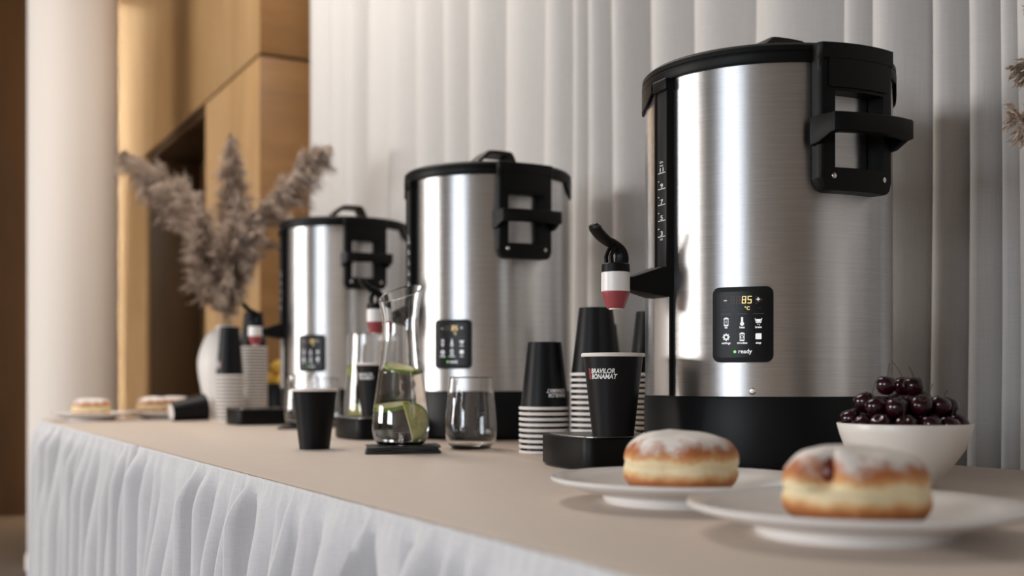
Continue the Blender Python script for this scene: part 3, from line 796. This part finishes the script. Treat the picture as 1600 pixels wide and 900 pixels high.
# ------------------------------------------------------------------ cherry bowl
bx, by = at(1413, 1.235)
bowl_pr = [(0, .004), (.022, .004), (.024, 0), (.0275, 0), (.0285, .003), (.040, .0135), (.050, .0250), (.0620, .0420), (.0675, .0570), (.0708, .0690), (.0702, .0700), (.0690, .0696), (.0650, .057), (.0595, .0425), (.047, .0255), (.036, .0145), (.02, .008), (0, .007)]
tag(mk('fruit_bowl', lathe(bowl_pr, 96), 'bowl', None, 50, (bx, by, TZ)), 'round white bowl heaped with dark cherries', 'bowl')
CR = .0116
cherry_pr = [(0, -.0113), (.004, -.0109), (.0082, -.0082), (.0112, -.0025), (.0117, .002), (.0105, .0068), (.0072, .0098), (.0035, .0100), (.0015, .0088), (0, .0083)]
ch_me = mk('cherry', lathe(cherry_pr, 28), 'cherry', None, 80); C.objects.unlink(ch_me)
stems = []
for k in range(5):
    b_ = random.uniform(-.012, .012); L_ = random.uniform(.012, .026)
    s_ = mk('stem', tube(spline([(0, 0, .008), (b_ * .2, 0, .008 + L_ * .4), (b_, .003, .008 + L_)], 4), [.00045] * 8 + [.0008], 6), 'stem', None); C.objects.unlink(s_); stems.append(s_)
heap = []
def cherry(*a): heap.append(list(a))
def place_cherry(x, y, z_, tiltx, tilty, rz, st, where='topmost on the heap'):
    o = ch_me.copy(); C.objects.link(o); o.location = (bx + x, by + y, TZ + z_); o.rotation_euler = (tiltx, tilty, rz)
    sc = random.uniform(.94, 1.0); o.scale = (sc, sc, sc)
    tag(o, 'glossy dark cherry %s stem, %s in the white bowl' % ('with a' if st else 'without its', where), 'cherry', 'cherries in the white bowl')
    if st: c = random.choice(stems).copy(); C.objects.link(c); c.parent = o
def ring_(n, r, z_, ph, where, jit=.0015):
    for k in range(n):
        a = ph + 2 * PI * k / n
        out = r / .055
        ta = random.uniform(-.3, .3); tb = random.uniform(.1, .9) * out
        cherry(r * cos(a) + random.uniform(-jit, jit), r * sin(a) + random.uniform(-jit, jit), z_ + random.uniform(-jit, jit), ta, tb, a, random.random() < .6 and 'buried' not in where and 'inside' not in where, where)
ring_(11, .0425, .050, .2, 'buried low under the outer cherries'); ring_(4, .017, .046, .6, 'buried at the bottom')
ring_(14, .0535, .0690, .1, 'resting against the rim'); ring_(8, .0305, .0705, .3, 'inside the heap at rim height'); ring_(1, .0, .071, 0, 'at the heart of the heap')
ring_(11, .0435, .0865, .15, 'above the rim cherries'); ring_(5, .0200, .0905, .5, 'just below the topmost three')
c0 = room(-.02, 0); c1 = room(.012, -.01)
cherry(*room(-.021, -.004), .1045, .1, .1, 1.0, True); cherry(*room(.010, -.006), .106, .0, -.1, 2.0, True); cherry(*room(.006, .018), .1055, .2, 0, .3, True)

def bowl_r(z_):                              # inner radius of the bowl
    pts = [(.007, .0), (.008, .02), (.0145, .036), (.0255, .047), (.0425, .0595), (.057, .065), (.0696, .069)]
    for (z0, r0), (z1, r1) in zip(pts[:-1], pts[1:]):
        if z_ <= z1: return r0 + (r1 - r0) * (z_ - z0) / (z1 - z0)
    return .2
for it in range(400):
    for i in range(len(heap)):
        for k in range(i):
            a, b = heap[i], heap[k]; d = Vector(a[:3]) - Vector(b[:3]); L_ = d.length
            if L_ < .0238:
                d = d / max(L_, 1e-6) * (.0238 - L_) * .5
                for q in range(3): a[q] += d[q]; b[q] -= d[q]
    for a in heap:
        h = math.hypot(a[0], a[1]); lim = bowl_r(a[2] - .006) - .0118 if a[2] < .0735 else .2
        if h > lim > 0: a[0] *= lim / h; a[1] *= lim / h; a[2] += .0006
        a[2] = max(a[2], .0225)
for a in heap: place_cherry(*a)

# ------------------------------------------------------------------ glassware
def glass_obj(name, prof_o, wall, base, label, cat, group, loc, slant=0, sdir=0, n=72):
    po = spline(prof_o, 5); top = po[-1]
    inn = []
    for p in po:
        if p[1] > base: inn.append((max(0, p[0] - wall), p[1]))
    prof = [(0, po[0][1])] + [(p[0], p[1]) for p in po] + [(top[0] - wall * .5, top[1] + wall * .4)] + inn[::-1] + [(max(.0, inn[0][0] - .004), base), (0, base)]
    V, Fc = lathe(prof, n)
    if slant:
        H = top[1]; W = []
        for x, y, z_ in V:
            f_ = max(0, (z_ - H * .72) / (H * .28)) ** 1.6
            W.append((x, y, z_ + slant * f_ * ((x * cos(sdir) + y * sin(sdir)) / top[0])))
        V = W
    o = thing(name, label, cat, loc, 0, group)
    mk('glass_wall', (V, Fc), 'glass', o, 60)
    return o, inn
CAR = [(.030, 0), (.037, .002), (.0435, .012), (.0460, .028), (.0445, .055), (.0405, .085), (.0362, .115), (.0318, .150), (.0292, .185), (.0300, .212), (.0345, .238), (.0362, .246)]
NAPZ = .0118
kx, ky = at(626, 1.845)
sd = math.atan2(*reversed(room(.62, .78)))
car, inn = glass_obj('glass_carafe', CAR, .0020, .006, 'clear slant-rimmed glass carafe of lime water on a folded napkin', 'carafe', None, (kx, ky, TZ + NAPZ), .016, sd)
lvl = .122
wp = [(0, .0058)] + [(r + .0004, z_) for r, z_ in inn if z_ < lvl]
wp += [(wp[-1][0] - .0003, lvl), (0, lvl)]
mk('water', lathe(wp, 72), 'water', car, 60)
def lime(loc, rot, label, half=False, r=.0235):
    o = thing('lime_slice', label, 'lime slice', loc, 0, None); o.rotation_euler = rot
    n = 40; k1 = n // 2 if half else n; th_ = .0032
    arc = [2 * PI * k / n for k in range(k1 + (1 if half else 0))]
    inner = [(r * .9 * cos(a), r * .9 * sin(a)) for a in arc]
    mk('flesh', prism(inner, -th_, th_), 'limeflesh', o, 40)
    m_ = len(arc); V = []; Fc = []
    for a in arc:
        for rr_, z_ in ((r * .9, -th_), (r, -th_ * .8), (r, th_ * .8), (r * .9, th_)): V.append((rr_ * cos(a), rr_ * sin(a), z_))
    for k in range(m_ - (1 if half else 0)):
        a, b = 4 * k, 4 * ((k + 1) % m_)
        for q_ in range(4): Fc.append((a + q_, a + (q_ + 1) % 4, b + (q_ + 1) % 4, b + q_))
    if half: Fc += [(0, 1, 2, 3), (4 * m_ - 1, 4 * m_ - 2, 4 * m_ - 3, 4 * m_ - 4)]
    mk('peel', (V, Fc), 'limepeel', o, 40)
    return o
def off(dl, dd): r_ = room(dl, dd); return r_
a_ = off(.002, -.002); lime((kx + a_[0], ky + a_[1], TZ + NAPZ + lvl + .001), (.20, .20, TH), 'lime slice floating on top of the water in the carafe', False, .028)
a_ = off(.010, -.006); lime((kx + a_[0], ky + a_[1], TZ + NAPZ + .0385), (PI / 2 - .1, 1.35, TH + .25), 'lime wedge resting at the bottom of the carafe', True, .030)
a_ = off(-.010, .016); lime((kx + a_[0], ky + a_[1], TZ + NAPZ + .060), (.22, -.18, .9), 'lime slice sunk low inside the carafe behind the wedge', False, .020)

TUM = [(.026, 0), (.032, .0015), (.0405, .012), (.0440, .028), (.0440, .045), (.0415, .075), (.0380, .105), (.0362, .122)]
tx_, ty_ = at(736, 1.93)
glass_obj('glass_tumbler', TUM, .0014, .007, 'empty stemless glass tumbler standing between the carafe and the short cup stack', 'tumbler', 'glass tumblers', (tx_, ty_, TZ))
tx_, ty_ = at(473, 2.75)
glass_obj('glass_tumbler', TUM, .0014, .007, 'clear glass tumbler on a dark napkin beside the urn near the pampas', 'tumbler', 'glass tumblers', (tx_, ty_, TZ + .0075))
n2 = (tx_, ty_)
tx_, ty_ = at(507, 2.85)
glass_obj('glass_tumbler', TUM, .0014, .007, 'clear glass tumbler half hidden behind the lone upright black cup', 'tumbler', 'glass tumblers', (tx_, ty_, TZ))
PIT = [(.050, 0), (.060, .003), (.0665, .014), (.0680, .035), (.0660, .08), (.0610, .15), (.0575, .205), (.0570, .228)]
px_, py_ = at(581, 2.76)
pit, inn = glass_obj('glass_pitcher', PIT, .0020, .008, 'wide clear glass pitcher with lime behind the middle drip tray', 'pitcher', None, (px_, py_, TZ))
wp = [(0, .0078)] + [(r + .0004, z_) for r, z_ in inn if z_ < .15]; wp += [(wp[-1][0] - .0003, .15), (0, .15)]
mk('water', lathe(wp, 72), 'water', pit, 60)
a_ = off(-.036, -.028); lime((px_ + a_[0], py_ + a_[1], TZ + .138), (PI / 2 - .25, .4, TH + .2), 'lime slice near the water surface in the wide pitcher', False, .020)
a_ = off(-.024, -.020); lime((px_ + a_[0], py_ + a_[1], TZ + .038), (PI / 2 - .4, .2, TH - .3), 'lime slice lying at the bottom of the wide pitcher', False, .024)

# ------------------------------------------------------------------ napkins: a strip of cloth folded back and forth
def napkin(loc, rz, w_, d_, layers, label, h):
    gap = h / layers; pts = []
    for k in range(layers):
        z_ = gap * (k + .5); sgn = 1 if k % 2 == 0 else -1; ww = w_ * (1 - .06 * (k % 3))
        for q in range(11):
            s = -1 + 2 * q / 10; pts.append((sgn * s * ww / 2, z_ + .0006 * sin(5 * s + 2 * k)))
        if k < layers - 1:
            for q in (1, 2, 3): a = PI * q / 4; pts.append((sgn * (ww / 2 + gap * .55 * sin(a)), z_ + gap * (1 - cos(a)) / 2))
    T = gap * .30; N = 12; rings = []
    for j_ in range(N + 1):
        y = -d_ / 2 + d_ * j_ / N; ring = []
        up, dn = [], []
        for i, p in enumerate(pts):
            a, b = Vector(pts[max(0, i - 1)]), Vector(pts[min(len(pts) - 1, i + 1)]); d = (b - a).normalized(); nn = Vector((-d.y, d.x))
            wv = .0009 * sin(9 * y / d_ + p[0] * 40) * (p[1] / h)
            sh = .007 * sin(2.2 * y / d_ + 60 * p[1])
            up.append((p[0] + nn.x * T + sh, y, p[1] + nn.y * T * 1 + wv * .3)); dn.append((p[0] - nn.x * T + sh, y, p[1] - nn.y * T + wv * .3))
        rings.append([(x, y_, max(.0003, z_)) for x, y_, z_ in up + dn[::-1]])
    o = mk('folded_napkin', loft(rings), 'napkin', None, 60, loc); o.rotation_euler = (0, 0, rz)
    return tag(o, label, 'napkin', 'folded dark napkins')
nx_, ny_ = at(627, 1.845)
napkin((nx_, ny_, TZ), TH + math.radians(14), .118, .108, 4, 'charcoal napkin folded flat under the lime water carafe', .0114)
napkin((n2[0], n2[1], TZ), TH + .2, .11, .10, 3, 'dark folded napkin under the glass tumbler near the pampas', .0070)

# ------------------------------------------------------------------ black pot with lemons
lx, ly = at(438, 3.70)
tag(mk('black_pot', lathe([(0, .0), (.052, 0), (.055, .003), (.0595, .106), (.0585, .1075), (.0565, .1065), (.052, .01), (0, .009)], 56), 'blacksatin', None, 40, (lx, ly, TZ)), 'small black pot of lemons behind the urn near the pampas', 'pot')
lem_pr = [(0, -.036), (.005, -.034), (.009, -.029), (.020, -.019), (.0255, 0), (.020, .019), (.009, .029), (.005, .034), (0, .036)]
lem = mk('lemon', lathe([(p[0] if p[0] > 0 else 0, p[1]) for p in spline(lem_pr, 3)], 32), 'lemon', None, 70); C.objects.unlink(lem)
for dx, dy, dz_, rx, ry in ((-.0300, 0, .112, .1, .05), (.0150, .026, .112, -.1, .1), (.0150, -.026, .112, .05, -.1), (0, 0, .160, 1.5, .3)):
    o = lem.copy(); C.objects.link(o); r_ = room(dx, dy); o.location = (lx + r_[0], ly + r_[1], TZ + dz_); o.rotation_euler = (rx, ry, 0)
    tag(o, 'yellow lemon lying on top of the others in the small black pot' if dz_ > .15 else 'yellow lemon standing upright in the small black pot', 'lemon', 'lemons in the black pot')

# ------------------------------------------------------------------ vases and pampas
def vase(x, y, label, R=.088, H=.29):
    s = R / .088; h = H / .29
    pr = spline([(0, 0), (.045 * s, 0), (.052 * s, .004), (.072 * s, .07 * h), (.086 * s, .15 * h), (.083 * s, .20 * h), (.062 * s, .255 * h), (.036 * s, .278 * h), (.029 * s, .29 * h)], 5)
    pr = [(max(0, p[0]), max(0, p[1])) for p in pr]
    pr += [(.025 * s, .29 * h), (.028 * s, .272 * h), (.05 * s, .24 * h), (.07 * s, .17 * h), (.05 * s, .05 * h), (0, .02)]
    return tag(mk('flower_vase', lathe(pr, 72), 'vase', None, 60, (x, y, TZ)), label, 'vase')
def plume(base, path, label, seed, length=.55, width=.05, dens=1.0, group='dried pampas stems'):
    rnd = random.Random(seed)
    o = thing('pampas_stem', label, 'pampas grass', base, 0, group)
    sa = seed * 1.05; so = Vector((.0115 * cos(sa), .0115 * sin(sa), 0))
    path = [Vector(p) + so * (1 if i < 2 else 1.6) for i, p in enumerate(path)]
    pt = spline(path, 14)
    mk('stalk', tube(pt, [.0028 - .0019 * i / len(pt) for i in range(len(pt))], 6), 'straw', o)
    n0 = int(len(pt) * (1 - length)); up = pt[n0:]; V, Fc = [], []
    NC = int(70 * dens)
    for k in range(NC):
        f_ = (k + rnd.random() * .8) / NC; ph = k * 2.4 + rnd.uniform(-.5, .5)
        env = min(1, f_ * 4 + .35) * (1 - f_ ** 3) * .85 + .18
        LC = width * 2.0 * env * rnd.uniform(.75, 1.2); spread0 = rnd.uniform(.35, .75); droop = rnd.uniform(.15, .55)
        for kk in range(20):
            ff = min(.999, max(0, f_ + rnd.uniform(-.02, .02))); i = min(len(up) - 2, int(ff * (len(up) - 1))); p = up[i].lerp(up[i + 1], ff * (len(up) - 1) - i)
            d = (up[i + 1] - up[i]).normalized(); a = d.orthogonal().normalized(); b = d.cross(a); pp = ph + rnd.gauss(0, .22); out = a * cos(pp) + b * sin(pp)
            L_ = LC * rnd.uniform(.55, 1.1); spread = spread0 + rnd.gauss(0, .08)
            mid = p + d * L_ * .60 + out * L_ * spread * .6; tip = p + d * L_ * .95 + out * L_ * spread; tip.z -= L_ * droop
            bp = [p, p.lerp(mid, .55), mid, mid.lerp(tip, .5), tip]
            for q in range(8):
                s = rnd.uniform(.3, 1) * 3.99; i2 = int(s); h0 = bp[i2].lerp(bp[i2 + 1], s - i2); tn = (bp[i2 + 1] - bp[i2]).normalized()
                hd = (tn * 1.2 + Vector((rnd.uniform(-.6, .6), rnd.uniform(-.6, .6), rnd.uniform(-.7, .3)))).normalized()
                hl = rnd.uniform(.2, .45) * L_; sd_ = hd.orthogonal().normalized(); sd_ = (sd_ * cos(q) + hd.cross(sd_) * sin(q)) * .0013
                m_ = len(V); V += [h0 - sd_, h0 + sd_, h0 + hd * hl]; Fc.append((m_, m_ + 1, m_ + 2))
            sd_ = d.cross(out) * .0013; m_ = len(V)
            for s, wv in ((0, 1), (2, .9), (4, .3)): V += [bp[s] - sd_ * wv, bp[s] + sd_ * wv]
            Fc += [(m_, m_ + 1, m_ + 3, m_ + 2), (m_ + 2, m_ + 3, m_ + 5, m_ + 4)]
    pm = mk('plume', (V, Fc), 'pampas', o, -1); pm['kind'] = 'stuff'
    return o
VD = 3.60
vx, vy = at(353, VD)
vase(vx, vy, 'tall rounded white vase of dried pampas near the far table end')
def img(px, py, dd=0):                       # point on the sheet at the vase's own depth, relative to the vase mouth
    d = VD + dd; x, y = at(px, d); return (x - vx, y - vy, CZ + (HZ - py) / F * d - TZ - .06)
base = (vx, vy, TZ + .06)
b0 = (0, 0, 0); b1 = img(355, 505)
plume(base, [b0, b1, img(345, 440), img(318, 370), img(275, 312), img(225, 272), img(188, 243)], 'dried pampas plume arching towards the plaster column', 1, .72, .052, 1.25)
plume(base, [b0, b1, img(357, 430, .03), img(358, 350, .06), img(358, 280, .07), img(356, 216, .08)], 'upright dried pampas plume in the middle of the vase', 2, .70, .045, 1.2)
plume(base, [b0, b1, img(370, 430), img(398, 360, -.03), img(445, 300, -.05), img(480, 260, -.06), img(513, 232, -.07)], 'dried pampas plume reaching over towards the curtain', 3, .72, .048, 1.25)
plume(base, [b0, b1, img(345, 450, -.06), img(330, 400, -.12), img(322, 345, -.16)], 'short dried pampas plume leaning beside the arching one', 4, .72, .045, .9)
plume(base, [b0, b1, img(366, 450, -.06), img(385, 395, -.10), img(400, 335, -.13)], 'short dried pampas plume leaning towards the urn', 5, .72, .045, .9)
plume(base, [b0, b1, img(358, 450, -.05), img(362, 390, -.08), img(372, 320, -.10)], 'short dried pampas plume in front of the upright one', 6, .70, .042, .9)

# second vase, just beyond the cherries, whose plumes reach over the table
VD = 1.30
vx, vy = at(1765, VD)
vase(vx, vy, 'white vase of dried pampas beyond the cherry bowl', .075, .26)
base = (vx, vy, TZ + .06); b1 = img(1765, 470)
plume(base, [b0, b1, img(1750, 330), img(1716, 240), img(1655, 196), img(1603, 176)], 'pampas plume drooping over the table beyond the cherry bowl', 21, .45, .017, .30, 'pampas stems beyond the cherry bowl')
plume(base, [b0, b1, img(1758, 250, .05), img(1730, 150, .05), img(1660, 112, .05), img(1608, 106, .05)], 'middle pampas plume of the vase beyond the cherry bowl', 22, .40, .012, .25, 'pampas stems beyond the cherry bowl')
plume(base, [b0, b1, img(1762, 200, .02), img(1740, 80, .02), img(1668, 35, .02), img(1608, 22, .02)], 'highest pampas plume rising from the vase beyond the cherry bowl', 23, .40, .012, .25, 'pampas stems beyond the cherry bowl')
